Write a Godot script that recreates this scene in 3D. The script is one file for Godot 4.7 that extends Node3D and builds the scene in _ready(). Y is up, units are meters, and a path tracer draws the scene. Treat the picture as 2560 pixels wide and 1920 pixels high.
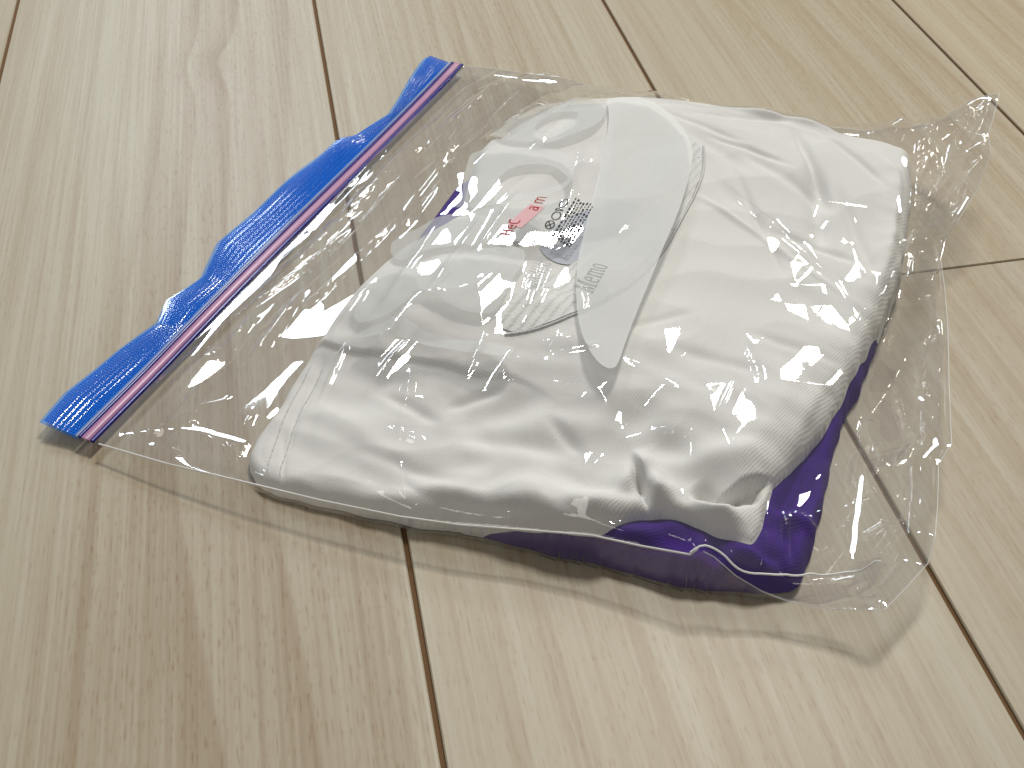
extends Node3D
# A clear zip bag with a folded white T-shirt and a folded purple garment in it, lying on a pale plank floor.
# Shapes are given in millimetres in the bag's own frame: x from the zip towards the bag's bottom, z along the zip, third number = height.

const BAG: Array = [[-90.0, -120.7, 4.0], [-74.2, -124.3, 4.0], [-57.6, -124.4, 5.0], [-40.4, -122.0, 8.0], [-22.0, -119.0, 8.0], [20.0, -124.0, 7.0], [70.0, -126.0, 7.0], [100.0, -129.0, 10.0], [108.0, -130.0, 15.0], [113.0, -127.0, 20.0], [119.0, -128.0, 17.0], [125.0, -124.0, 21.0], [130.0, -123.0, 26.0], [138.6, -120.0, 38.0], [148.1, -126.3, 40.0], [148.4, -106.5, 38.0], [148.2, -96.7, 37.0], [151.3, -87.6, 34.0], [149.9, -71.6, 26.0], [146.3, -56.4, 20.0], [144.2, -54.8, 15.0], [144.7, -42.9, 12.0], [148.8, -26.2, 12.0], [153.1, -5.8, 12.0], [158.3, 28.2, 14.0], [163.3, 58.4, 16.0], [161.1, 66.6, 14.0], [163.5, 84.4, 15.0], [164.8, 98.3, 16.0], [164.8, 106.3, 13.0], [161.1, 116.7, 13.0], [156.7, 128.4, 14.0], [148.5, 128.8, 10.0], [139.4, 131.3, 9.0], [130.5, 132.2, 9.0], [124.2, 132.5, 10.0], [116.5, 133.5, 14.0], [109.4, 132.7, 18.0], [104.7, 133.4, 20.0], [103.0, 134.6, 18.0], [88.7, 135.6, 16.0], [74.6, 136.7, 15.0], [57.5, 140.4, 13.0], [37.0, 146.2, 12.0], [18.9, 149.7, 11.0], [-6.6, 152.9, 10.0], [-31.0, 154.9, 9.0], [-59.7, 156.8, 7.0], [-88.3, 157.1, 5.0]]
const PURPLE: Array = [[-43.0, 19.8, 4.0], [-44.3, 10.2, 5.0], [-44.6, -4.7, 6.0], [-45.4, -24.9, 7.0], [-24.0, -40.0, 14.0], [0.0, -80.0, 12.0], [60.0, -98.0, 10.0], [114.0, -90.0, 10.0], [124.0, -80.0, 10.0], [129.0, -50.0, 10.0], [132.0, -15.0, 10.0], [132.0, 15.0, 10.0], [131.5, 38.0, 9.0], [129.5, 39.2, 8.0], [130.6, 71.9, 8.0], [132.9, 97.1, 7.0], [133.4, 112.7, 6.0], [132.3, 121.3, 4.0], [126.2, 124.8, 2.0], [115.4, 128.1, 1.0], [101.5, 133.9, 1.0], [85.2, 136.4, 1.0], [69.0, 137.0, 1.0], [47.5, 138.1, 1.0], [21.3, 142.4, 1.0], [10.0, 136.0, 1.0], [-10.0, 110.0, 2.0], [-25.0, 70.0, 4.0]]
const WHITE: Array = [[-39.9, 144.1, 5.0], [-43.0, 132.0, 8.0], [-43.2, 119.0, 11.0], [-45.8, 102.0, 14.0], [-45.9, 92.3, 17.0], [-45.0, 75.3, 18.0], [-42.7, 60.6, 19.0], [-38.7, 39.1, 19.0], [-32.3, 34.8, 20.0], [-28.2, 23.7, 21.0], [-24.3, 17.8, 22.0], [-29.8, 5.8, 23.0], [-37.2, -17.1, 24.0], [-36.9, -38.7, 25.0], [-33.5, -59.4, 26.0], [-25.5, -79.5, 27.0], [-9.3, -89.5, 28.0], [20.0, -103.0, 24.0], [60.0, -107.0, 24.0], [95.0, -106.0, 24.0], [91.3, -103.9, 33.0], [106.9, -106.6, 26.0], [123.1, -104.0, 22.0], [123.1, -104.0, 22.0], [127.8, -78.2, 18.0], [131.6, -46.1, 17.0], [133.9, -21.7, 16.0], [131.5, 7.7, 15.0], [128.2, 39.4, 14.0], [124.7, 66.4, 13.0], [120.8, 84.3, 13.0], [116.8, 94.9, 14.0], [116.8, 94.9, 14.0], [117.7, 104.3, 13.0], [118.3, 111.6, 12.0], [117.8, 119.5, 11.0], [117.8, 119.5, 11.0], [107.8, 119.2, 12.0], [97.9, 119.2, 14.0], [89.8, 119.3, 16.0], [89.8, 119.3, 16.0], [84.3, 122.6, 14.0], [79.4, 127.5, 12.0], [73.3, 132.9, 11.0], [58.1, 135.8, 8.0], [40.2, 139.5, 6.0], [15.9, 144.8, 4.0], [-10.2, 148.3, 3.0], [-23.6, 149.9, 3.0], [-31.9, 149.5, 3.0]]
const SLEEVE: Array = [[-39.9, 144.1, 5.0], [-43.0, 132.0, 8.0], [-43.2, 119.0, 11.0], [-45.8, 102.0, 14.0], [-45.6, 92.8, 17.0], [-30.2, 94.8, 22.0], [-9.8, 93.1, 26.0], [4.5, 92.5, 27.0], [18.6, 92.1, 27.0], [29.5, 88.3, 27.0], [46.6, 93.1, 27.0], [72.1, 105.1, 27.0], [80.9, 111.7, 25.0], [87.1, 117.9, 20.0], [84.3, 122.6, 14.0], [79.4, 127.5, 12.0], [73.3, 132.9, 11.0], [58.1, 135.8, 8.0], [40.2, 139.5, 6.0], [15.9, 144.8, 4.0], [-10.2, 148.3, 3.0], [-23.6, 149.9, 3.0], [-31.9, 149.5, 3.0]]
const COLLAR: Array = [[12.6, 69.6, 29.0], [18.6, 53.3, 29.0], [27.0, 34.1, 29.0], [34.9, 11.0, 29.0], [38.7, -17.5, 29.0], [38.6, -41.8, 29.0], [33.5, -62.4, 29.0], [44.4, -60.6, 29.0], [51.4, -41.2, 29.0], [53.5, -15.3, 29.0], [53.0, 11.0, 29.0], [49.3, 34.3, 29.0], [41.8, 53.2, 29.0], [31.6, 66.9, 29.0], [20.0, 75.9, 29.0]]
const COLLARSEAM: Array = [[20.0, 75.9, 29.0], [31.8, 67.3, 29.0], [42.0, 53.6, 29.0], [49.4, 34.8, 29.0], [53.1, 11.5, 29.0], [53.7, -14.8, 29.0], [51.8, -39.9, 29.0], [45.7, -60.5, 29.0]]
const HEM: Array = [[-35.9, 101.6, 18.0], [-34.1, 112.6, 17.0], [-31.9, 124.8, 14.0], [-28.8, 136.0, 11.0], [-26.0, 144.9, 8.0], [-23.0, 149.1, 4.0]]
const TONGUE: Array = [[37.4, 57.7, 30.0], [28.6, 32.4, 30.0], [22.9, 4.1, 30.0], [16.8, -21.2, 30.0], [6.7, -58.9, 30.0], [-2.6, -76.2, 30.0], [3.7, -83.4, 30.0], [18.9, -80.2, 30.0], [34.7, -66.2, 30.0], [44.7, -49.2, 30.0], [49.6, -29.6, 30.0], [53.2, -6.5, 30.0], [55.4, 20.5, 30.0], [57.5, 47.7, 30.0], [59.2, 68.2, 30.0], [61.2, 81.1, 30.0], [59.6, 83.9, 30.0], [54.5, 82.0, 30.0], [46.7, 73.8, 30.0]]
const LETTER1: Array = [[-37.0, -33.1, 28.0], [-38.2, -53.5, 28.0], [-33.5, -72.1, 28.0], [-22.1, -84.7, 28.0], [-8.1, -81.4, 28.0], [3.4, -66.6, 28.0], [5.0, -51.7, 28.0], [-0.5, -39.3, 28.0], [-8.7, -30.1, 28.0], [-19.9, -28.1, 28.0], [-30.2, -27.8, 28.0]]
const HOLE1: Array = [[-20.5, -43.8, 28.0], [-19.0, -54.9, 28.0], [-12.5, -60.6, 28.0], [-6.1, -58.8, 28.0], [-6.2, -49.4, 28.0], [-11.3, -40.5, 28.0], [-17.4, -38.4, 28.0]]
const LETTER2: Array = [[-45.2, 19.2, 27.0], [-42.2, -1.8, 27.0], [-35.2, -15.9, 27.0], [-19.9, -24.3, 27.0], [-2.4, -27.2, 27.0], [7.5, -19.1, 27.0], [11.2, -5.7, 27.0], [7.9, 5.9, 27.0], [-8.4, 16.7, 27.0], [-25.5, 22.0, 27.0], [-37.5, 24.5, 27.0]]
const HOLE2: Array = [[-15.7, 6.9, 28.0], [-16.7, -3.7, 28.0], [-12.9, -12.1, 28.0], [-1.4, -16.5, 28.0], [5.4, -11.9, 28.0], [10.1, -6.5, 28.0], [1.0, 4.8, 28.0], [-5.1, 9.5, 28.0], [-11.8, 9.0, 28.0]]
const LETTER3: Array = [[-41.0, 38.5, 26.0], [-24.1, 24.9, 26.0], [-2.0, 12.9, 26.0], [14.7, 6.9, 26.0], [21.2, 19.2, 26.0], [22.2, 31.3, 26.0], [5.3, 36.7, 26.0], [-16.5, 43.8, 26.0], [-23.2, 49.4, 26.0], [-28.1, 55.4, 26.0], [-36.0, 52.4, 26.0]]
const LETTER4: Array = [[-36.1, 64.0, 26.0], [-28.6, 57.4, 26.0], [-19.2, 60.3, 26.0], [-14.9, 47.0, 26.0], [1.3, 41.6, 26.0], [13.2, 37.1, 26.0], [13.3, 58.2, 26.0], [15.3, 72.5, 26.0], [5.1, 75.8, 26.0], [-6.4, 73.5, 26.0], [-15.1, 70.7, 26.0], [-16.2, 79.5, 26.0], [-20.7, 83.8, 26.0], [-29.3, 87.6, 26.0], [-36.6, 80.2, 26.0]]
const LETTER5: Array = [[-28.3, 91.9, 27.0], [-14.5, 84.0, 27.0], [-5.3, 87.4, 27.0], [8.9, 86.6, 27.0], [25.3, 82.0, 27.0], [28.5, 86.6, 27.0], [17.9, 90.6, 27.0], [3.8, 91.1, 27.0], [-10.2, 92.2, 27.0], [-25.3, 94.4, 27.0]]
const SEAM_END: Array = [[103.0, 134.6, 18.0], [106.1, 131.6, 18.0], [111.0, 131.0, 15.0], [117.3, 131.9, 13.0], [128.1, 128.2, 11.0], [137.6, 124.7, 10.0], [152.4, 120.3, 10.0]]
const BLUEEDGE: Array = [[-106.9, -114.7, 5.0], [-99.7, -66.8, 9.0], [-104.8, -43.7, 6.0], [-110.4, -38.7, 4.0], [-110.6, -6.1, 4.0], [-110.8, 25.4, 4.0], [-112.0, 50.0, 4.0], [-106.4, 69.7, 7.0], [-110.3, 85.3, 5.0], [-104.9, 98.8, 8.0], [-108.5, 117.2, 6.0], [-110.9, 141.7, 5.0], [-109.0, 157.7, 6.0]]
const CREASES: Array = [[-72.5, -102.7, -72.1, -8.3, 1.6, 3.0], [-63.6, -75.0, -70.0, 15.6, 1.2, 2.2], [-62.9, -53.2, -78.7, 77.4, 1.6, 2.6], [-62.5, -25.7, -77.9, 99.1, 1.3, 2.0], [-62.1, 29.7, -83.5, 124.4, 1.2, 2.0], [-83.5, 124.4, -88.2, 154.7, 1.6, 2.4], [-73.3, 68.9, -68.0, 31.2, 2.0, 2.6], [-72.3, 107.2, -76.8, 131.2, 1.8, 3.5], [-69.7, 90.9, -68.6, 126.6, 1.8, 3.0], [-65.4, 117.5, -69.0, 146.3, 1.8, 4.0], [-53.1, 131.2, -76.2, 153.4, 1.6, 3.0], [-44.2, 130.4, -39.7, 155.5, 1.5, 2.0], [-61.2, 143.9, -31.6, 150.0, 1.2, 2.0], [-58.5, 76.4, -53.6, 120.2, 2.2, 3.0], [-62.3, -17.1, -45.2, -23.0, 2.0, 2.0], [-44.7, -127.6, -59.3, -62.0, 1.4, 2.5], [-54.3, -121.3, -60.4, -56.1, 1.3, 2.0], [-44.0, 29.7, -52.4, 85.3, 2.0, 2.5], [-46.0, -30.6, -46.1, 22.3, 1.8, 2.2], [4.7, -41.2, 13.2, -4.6, 1.1, 2.4], [13.2, -4.6, 16.2, 16.7, 1.0, 1.8], [14.3, 39.8, 21.2, 72.7, 1.2, 2.2], [22.3, 33.7, 26.4, 68.1, 1.0, 1.6], [14.7, 74.2, 18.5, 106.7, 1.0, 2.0], [-6.8, 57.3, -6.8, 98.8, 1.0, 1.8], [-8.0, 96.8, -7.8, 123.6, 0.9, 1.6], [0.1, 103.9, 9.3, 129.5, 1.5, 2.2], [28.8, 83.5, 28.8, 102.2, 1.2, 2.4], [37.5, 70.9, 39.2, 85.2, 0.8, 1.8], [97.3, 54.1, 96.3, 90.6, 1.1, 2.0], [93.6, 50.1, 103.5, 66.8, 0.9, 1.8], [61.6, -28.9, 110.9, 2.3, 1.0, 2.2], [110.5, -1.9, 129.3, 22.3, 0.8, 2.0], [55.2, 107.7, 55.7, 95.9, 0.9, 2.5], [41.5, 118.7, 40.8, 131.7, 0.9, 1.6], [2.7, 128.0, 16.2, 127.7, 0.9, 2.0], [12.0, 136.1, 19.5, 145.3, 0.7, 1.5], [90.7, 98.5, 103.5, 135.2, 1.6, 1.6], [80.6, 99.8, 95.4, 98.9, 0.9, 1.8], [94.4, -58.9, 99.6, -23.3, 1.0, 2.4], [-25.9, -29.8, -30.3, -5.5, 1.0, 2.2], [-5.9, -11.5, -9.7, 13.8, 0.8, 1.8], [-25.4, 25.7, -28.2, 61.4, 1.0, 1.8], [-34.4, -57.1, -32.8, -33.5, 1.2, 2.5], [52.3, 73.1, 39.7, 82.9, 0.7, 1.6], [61.3, 75.5, 81.1, 79.1, 0.5, 1.6], [-39.0, 5.2, -38.4, 39.4, 1.4, 2.0], [-60.3, -98.1, -52.3, -31.7, 2.0, 2.2], [-46.1, -88.5, -40.1, -33.4, 1.8, 2.0], [-15.5, -82.0, -18.4, -53.5, 1.6, 2.0], [-10.3, -55.2, -13.0, -24.0, 1.8, 2.4], [-48.1, -43.0, -44.2, -5.1, 1.8, 2.2], [-25.0, 36.5, -24.6, 76.9, 1.8, 2.2], [-12.0, 22.9, -10.4, 68.6, 1.5, 2.0], [-5.0, 6.0, -5.2, 44.3, 1.5, 2.2], [-35.4, 66.4, -34.2, 98.9, 1.8, 2.2], [-14.0, 73.6, -13.8, 104.9, 1.6, 2.0], [-28.1, 96.2, -22.7, 123.6, 1.4, 2.0], [8.6, -33.2, 16.3, 11.2, 1.5, 2.6], [17.7, 40.8, 22.8, 69.7, 1.5, 1.8], [-83.7, -29.9, -84.5, 22.1, 1.6, 2.0], [-84.5, 22.1, -86.9, 95.9, 1.6, 2.0], [123.4, -97.9, 133.2, -33.4, 2.0, 1.6], [128.6, -90.9, 143.9, -52.6, 3.0, 2.4], [132.6, -33.7, 143.9, -52.6, 3.0, 2.4], [133.4, -31.7, 140.6, -40.3, 2.0, 2.0], [146.1, -130.4, 137.7, -70.8, 3.0, 2.4], [150.5, -92.7, 137.2, -80.5, 3.0, 2.0], [149.6, -77.8, 146.2, -50.1, 2.0, 1.6], [145.5, -83.5, 146.8, -54.4, 1.6, 1.6], [133.4, -31.7, 139.7, -3.9, 2.0, 2.0], [148.7, -11.9, 140.5, -3.4, 1.8, 2.4], [134.3, -43.0, 126.9, 34.1, 3.0, 3.0], [142.7, -41.8, 144.8, -11.6, 2.0, 2.0], [136.2, 60.2, 144.4, 88.1, 2.4, 2.6], [138.9, 61.0, 143.2, 76.1, 2.0, 2.0], [143.6, 72.2, 144.8, 101.6, 2.6, 2.6], [144.8, 100.7, 138.9, 116.3, 1.6, 2.0], [144.8, 100.7, 149.4, 100.3, 1.4, 2.0], [164.2, 95.6, 143.0, 120.9, 2.6, 4.0], [165.0, 93.6, 151.6, 96.2, 2.4, 4.5], [142.1, 114.9, 134.4, 126.1, 1.4, 1.6], [149.2, 94.6, 146.2, 85.5, 2.2, 3.0], [155.6, 29.4, 158.1, 52.7, 2.4, 2.6], [144.3, 14.4, 152.3, 45.1, 2.0, 2.6], [139.6, 113.5, 155.0, 122.2, 1.8, 1.8], [123.5, 111.0, 129.0, 127.8, 1.8, 1.8], [118.4, 109.9, 122.8, 130.5, 1.4, 1.4], [127.0, 110.2, 136.8, 117.2, 1.5, 1.6], [154.9, 122.3, 129.8, 130.4, 2.0, 2.2], [154.8, 59.7, 151.8, 90.0, 2.4, 4.0], [138.9, -117.1, 138.2, -80.6, 3.0, 2.0], [150.3, -88.4, 142.6, -69.7, 2.4, 1.8], [125.5, -92.0, 143.6, -116.6, 2.4, 1.6], [123.9, -125.8, 130.3, -69.6, 2.0, 1.8], [137.3, -76.0, 135.3, -51.6, 2.0, 1.6], [149.8, 7.4, 149.6, 29.7, 2.0, 1.8], [135.8, -7.6, 135.2, 25.4, 2.0, 2.0], [142.6, 41.2, 152.1, 72.2, 2.4, 2.2], [137.6, 78.6, 140.5, 103.5, 2.2, 2.0], [157.9, 104.0, 149.3, 123.4, 2.2, 2.4], [157.7, 70.7, 163.1, 89.4, 2.2, 2.4], [155.1, 8.6, 154.4, 28.8, 2.0, 1.6]]
const FOLDS: Array = [[26.2, 114.4, 55.4, 108.2, -2.4, 4.0], [20.2, 110.4, 37.8, 94.6, -1.2, 4.0], [36.8, 105.0, 61.2, 96.2, 1.4, 5.0], [12.2, 136.3, 40.5, 116.4, -1.6, 4.5], [17.0, 129.2, 41.6, 112.7, 1.5, 6.0], [44.9, 120.3, 35.1, 133.6, -1.2, 4.0], [-24.3, 121.7, 8.3, 128.8, 1.0, 6.0], [-15.9, 114.8, -8.9, 92.5, -1.4, 4.0], [45.1, 126.9, 70.6, 126.1, 1.6, 5.0], [54.3, 117.7, 78.1, 119.6, -1.8, 4.0], [74.1, 129.2, 81.6, 108.5, -2.2, 3.0], [69.9, 134.6, 78.8, 108.2, 2.0, 3.5], [78.0, 106.1, 91.9, 124.4, 3.6, -5.0], [77.7, 107.9, 88.7, 122.6, -2.2, 2.0], [74.9, 131.5, 79.1, 112.4, 2.2, 3.0], [67.4, 128.6, 75.2, 105.6, 1.2, 4.0], [116.5, 94.6, 109.7, 102.8, -4.0, -4.5], [110.9, 101.2, 104.0, 110.7, -5.0, -4.5], [105.9, 111.8, 97.7, 108.9, -4.0, 3.0], [87.8, 102.1, 108.3, 92.1, 1.8, 5.0], [92.9, 99.2, 79.2, 95.9, -1.0, 4.0], [103.9, 111.7, 114.1, 122.1, 1.6, 4.0], [93.4, 113.8, 106.3, 120.0, -1.2, 3.0], [95.2, 118.9, 111.8, 109.9, 1.6, 4.0], [91.8, -56.0, 102.5, -23.0, -2.2, 4.0], [65.8, -58.4, 97.3, -44.7, -1.0, 3.0], [32.5, -70.4, 64.5, -51.5, -0.9, 3.5], [102.1, 9.2, 118.6, 21.1, -1.4, 6.0], [63.6, -32.8, 105.8, -1.7, -0.8, 3.0], [64.0, 103.8, 76.0, 82.9, -1.0, 5.0], [104.7, 44.5, 123.8, 53.0, -1.2, 5.0], [38.1, -85.3, 74.4, -101.3, -1.2, 3.0], [48.6, -102.8, 88.4, -98.9, 1.0, 3.0], [61.8, 20.2, 115.2, 9.1, 0.7, 9.0], [0.1, 68.2, 12.5, 53.0, -0.8, 5.0], [-36.6, 100.6, -31.9, 121.1, -0.7, 1.0], [-34.6, 117.6, -27.0, 139.2, -0.7, 1.0], [-30.8, 134.5, -21.5, 151.1, -0.7, 1.0], [22.4, -80.0, 54.4, -69.8, -0.9, 1.6], [48.6, -67.2, 76.1, -61.4, -1.0, 1.5], [65.4, -42.6, 94.3, 3.3, -0.9, 1.8], [90.6, -89.5, 113.5, -70.4, -1.1, 1.8], [79.0, -82.6, 98.5, -46.9, -2.0, 2.2], [104.3, -49.8, 121.2, -18.2, -1.2, 2.4], [89.0, -18.6, 114.3, -16.3, -0.9, 2.0], [56.9, -23.9, 112.2, 1.8, 0.8, 1.5], [55.1, -0.5, 47.9, 38.8, -0.8, 1.6], [96.4, 41.3, 123.5, 38.2, -0.9, 2.2], [75.2, 60.8, 100.8, 58.0, -0.8, 2.4], [49.4, -99.3, 83.1, -99.8, 0.9, 1.5], [55.2, 59.0, 71.8, 42.5, -0.7, 1.8], [11.3, 112.0, -8.7, 106.5, -1.2, 2.0], [-5.2, 129.9, 26.5, 132.5, -1.1, 2.4], [14.7, 104.8, 26.2, 93.5, -1.4, 2.0], [47.0, 100.5, 58.8, 106.9, -1.4, 2.0]]
const PURPLE_FOLDS: Array = [[129.0, 44.0, 128.3, 101.2, -2.0, 2.5], [125.2, 51.0, 121.8, 99.8, -2.4, 2.5], [120.7, 104.5, 131.9, 101.3, 1.5, 3.0], [120.5, 120.1, 131.5, 121.6, -1.5, 3.0], [106.8, 122.0, 112.8, 133.8, -1.8, 2.5], [112.7, 122.0, 123.8, 123.5, 1.2, 3.0], [73.7, 133.4, 92.9, 131.5, -1.8, 2.5], [82.2, 129.8, 96.3, 120.2, 1.2, 3.0], [124.7, 109.3, 130.8, 119.7, -1.2, 2.0]]
const TURN := -0.41609          # the bag is turned by 23.84 degrees on the floor
const BASE := Vector3(0.010, 0.0, -0.380)
const STEP := 0.75
const GX0 := -97.0
const GZ0 := -166.0
const NX := 362
const NZ := 436

class Field:
	var x0 := 0.0
	var z0 := 0.0
	var s := 1.0
	var nx := 0
	var nz := 0
	var d := PackedFloat32Array()
	func _init(ax: float, az: float, step: float, n: int, m: int, fill := 0.0) -> void:
		x0 = ax; z0 = az; s = step; nx = n; nz = m
		d.resize(n * m)
		d.fill(fill)
	func at(x: float, z: float) -> float:
		var u := clampf((x - x0) / s, 0.0, nx - 1.001)
		var v := clampf((z - z0) / s, 0.0, nz - 1.001)
		var i := int(u)
		var j := int(v)
		u -= i
		v -= j
		var k := j * nx + i
		return (d[k] * (1.0 - u) + d[k + 1] * u) * (1.0 - v) + (d[k + nx] * (1.0 - u) + d[k + nx + 1] * u) * v
	func smooth_at(x: float, z: float) -> float:      # cubic B-spline
		var u := clampf((x - x0) / s, 1.0, nx - 2.001)
		var v := clampf((z - z0) / s, 1.0, nz - 2.001)
		var i := int(u)
		var j := int(v)
		u -= i
		v -= j
		var a0 := (1.0 - u) * (1.0 - u) * (1.0 - u) / 6.0
		var a1 := (3.0 * u * u * u - 6.0 * u * u + 4.0) / 6.0
		var a3 := u * u * u / 6.0
		var a2 := 1.0 - a0 - a1 - a3
		var b0 := (1.0 - v) * (1.0 - v) * (1.0 - v) / 6.0
		var b1 := (3.0 * v * v * v - 6.0 * v * v + 4.0) / 6.0
		var b3 := v * v * v / 6.0
		var b2 := 1.0 - b0 - b1 - b3
		var k := (j - 1) * nx + i - 1
		var r := b0 * (a0 * d[k] + a1 * d[k + 1] + a2 * d[k + 2] + a3 * d[k + 3])
		k += nx
		r += b1 * (a0 * d[k] + a1 * d[k + 1] + a2 * d[k + 2] + a3 * d[k + 3])
		k += nx
		r += b2 * (a0 * d[k] + a1 * d[k + 1] + a2 * d[k + 2] + a3 * d[k + 3])
		k += nx
		return r + b3 * (a0 * d[k] + a1 * d[k + 1] + a2 * d[k + 2] + a3 * d[k + 3])

var lattice := PackedFloat32Array()
var wobble := FastNoiseLite.new()
var cloth_noise := FastNoiseLite.new()
var M := {}
var root_at := {}

func _ready() -> void:
	var t0 := Time.get_ticks_msec()
	# ---- camera
	var cam := Camera3D.new()
	cam.name = "camera"
	add_child(cam)
	cam.position = Vector3(0, 0.28, 0)
	cam.rotation_degrees = Vector3(-42.51, 0, 0)
	cam.fov = 35.489
	cam.near = 0.01
	cam.far = 30.0
	cam.current = true
	# ---- room light: the even grey of a room's walls and ceiling
	var we := WorldEnvironment.new()
	we.name = "environment"
	var env := Environment.new()
	env.background_mode = Environment.BG_COLOR
	env.background_color = Color(0.165, 0.165, 0.165).linear_to_srgb()
	env.background_energy_multiplier = 1.0
	env.tonemap_mode = Environment.TONE_MAPPER_LINEAR
	env.tonemap_exposure = 0.91
	env.sdfgi_enabled = true
	env.ssao_enabled = true
	env.ssil_enabled = true
	we.environment = env
	add_child(we)
	# ---- the ceiling lamp in front of and above the bag, and a dimmer cool one farther away
	lamp("ceiling_light", Vector3(0.42, 2.10, -1.66), Vector2(0.34, 0.34), 5.0, Color(1.0, 0.985, 0.95), Vector3(0.05, 0, -0.38))
	lamp("far_ceiling_light", Vector3(-0.9, 2.2, -3.4), Vector2(0.6, 0.6), 4.2, Color(0.90, 0.95, 1.0), Vector3(0.0, 0, -0.45))

	lamp("near_ceiling_light", Vector3(-0.7, 2.35, 0.8), Vector2(0.6, 0.6), 0.6, Color(1.0, 0.985, 0.95), Vector3(0.05, 0, -0.38))
	lamp("side_ceiling_light", Vector3(1.9, 2.2, -3.0), Vector2(0.34, 0.34), 1.5, Color(1.0, 0.98, 0.94), Vector3(0.1, 0, -0.45))

	setup_noise()
	materials()
	floor_planks()
	print("floor ", Time.get_ticks_msec() - t0)
	contents_and_bag()
	print("all ", Time.get_ticks_msec() - t0)

func lamp(called: String, at: Vector3, size: Vector2, energy: float, col: Color, aim: Vector3) -> void:
	var l := AreaLight3D.new()
	l.name = called
	add_child(l)
	l.position = at
	l.look_at_from_position(at, aim, Vector3.UP)
	l.area_size = size
	l.light_color = col
	l.light_energy = energy
	l.area_range = 20.0
	l.area_attenuation = 2.0
	l.shadow_enabled = true

# ------------------------------------------------------------------ helpers
func tag(o: Node, label: String, category: String) -> void:
	o.set_meta("label", label)
	o.set_meta("category", category)

func thing(called: String, label: String, category: String, at_mm: Vector2) -> Node3D:
	var o := Node3D.new()
	o.name = called
	add_child(o)
	var turn := Basis(Vector3.UP, TURN)
	o.transform = Transform3D(turn, BASE + turn * Vector3(at_mm.x, 0, at_mm.y) * 0.001)
	root_at[o] = at_mm
	tag(o, label, category)
	return o

func part(called: String, mesh: Mesh, mat: Material, parent: Node3D, at := Vector3.ZERO) -> MeshInstance3D:
	var o := MeshInstance3D.new()
	o.name = called
	o.mesh = mesh
	o.material_override = mat
	parent.add_child(o, true)
	o.position = at
	return o

func home(root: Node3D) -> Vector3:                # undoes the offset of the thing's base for meshes built in bag millimetres
	var a: Vector2 = root_at[root]
	return Vector3(-a.x, 0, -a.y) * 0.001

func setup_noise() -> void:
	var rng := RandomNumberGenerator.new()
	rng.seed = 4711
	lattice.resize(4096)
	for i in 4096:
		lattice[i] = rng.randf() * 2.0 - 1.0
	wobble.seed = 5
	wobble.noise_type = FastNoiseLite.TYPE_SIMPLEX_SMOOTH
	wobble.frequency = 1.0
	wobble.fractal_type = FastNoiseLite.FRACTAL_NONE
	cloth_noise.seed = 9
	cloth_noise.noise_type = FastNoiseLite.TYPE_SIMPLEX_SMOOTH
	cloth_noise.frequency = 1.0
	cloth_noise.fractal_type = FastNoiseLite.FRACTAL_FBM
	cloth_noise.fractal_octaves = 3

func facets(x: float, z: float) -> float:           # continuous field of flat triangular facets, -1..1
	var sk := (x + z) * 0.3660254
	var u := x + sk
	var v := z + sk
	var i := floori(u)
	var j := floori(v)
	u -= i
	v -= j
	var a := lattice[((i & 63) + (j & 63) * 64)]
	var c := lattice[(((i + 1) & 63) + ((j + 1) & 63) * 64)]
	if u > v:
		var b := lattice[(((i + 1) & 63) + (j & 63) * 64)]
		return a + (b - a) * u + (c - b) * v
	var e := lattice[((i & 63) + ((j + 1) & 63) * 64)]
	return a + (e - a) * v + (c - e) * u

func outline(poly: Array, rounds: int) -> PackedVector3Array:
	var p := PackedVector3Array()
	for q in poly:
		p.append(Vector3(q[0], q[2], q[1]))
	for r in rounds:
		var n := PackedVector3Array()
		for i in p.size():
			var a := p[i]
			var b := p[(i + 1) % p.size()]
			n.append(a.lerp(b, 0.25))
			n.append(a.lerp(b, 0.75))
		p = n
	return p

# signed distance (positive inside) and, if wanted, the height of the nearest point of the outline
func distance_field(p: PackedVector3Array, step: float, heights: Array = [], whole := false) -> Field:
	var lo := Vector2(1e9, 1e9)
	var hi := -lo
	for q in p:
		lo = lo.min(Vector2(q.x, q.z))
		hi = hi.max(Vector2(q.x, q.z))
	lo -= Vector2(8, 8)
	hi += Vector2(8, 8)
	if whole:
		lo = Vector2(GX0 - 3, GZ0 - 3)
		hi = lo + Vector2(NX, NZ) * STEP + Vector2(6, 6)
	var f := Field.new(lo.x, lo.y, step, int((hi.x - lo.x) / step) + 2, int((hi.y - lo.y) / step) + 2)
	var e: Field = null
	if heights.size() > 0:
		e = Field.new(lo.x, lo.y, step, f.nx, f.nz)
		heights[0] = e
	var n := p.size()
	for jz in f.nz:
		var z := f.z0 + jz * step
		for ix in f.nx:
			var x := f.x0 + ix * step
			var best := 1e12
			var inside := false
			var hh := 0.0
			var a := p[n - 1]
			for k in n:
				var b := p[k]
				var dx := b.x - a.x
				var dz := b.z - a.z
				var t := ((x - a.x) * dx + (z - a.z) * dz) / (dx * dx + dz * dz + 1e-9)
				t = clampf(t, 0.0, 1.0)
				var ex := a.x + dx * t - x
				var ez := a.z + dz * t - z
				var dd := ex * ex + ez * ez
				if dd < best:
					best = dd
					hh = a.y + (b.y - a.y) * t
				if (a.z > z) != (b.z > z) and x < a.x + (z - a.z) * dx / dz:
					inside = not inside
				a = b
			f.d[jz * f.nx + ix] = sqrt(best) * (1.0 if inside else -1.0)
			if e != null:
				e.d[jz * f.nx + ix] = hh
	return f

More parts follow.
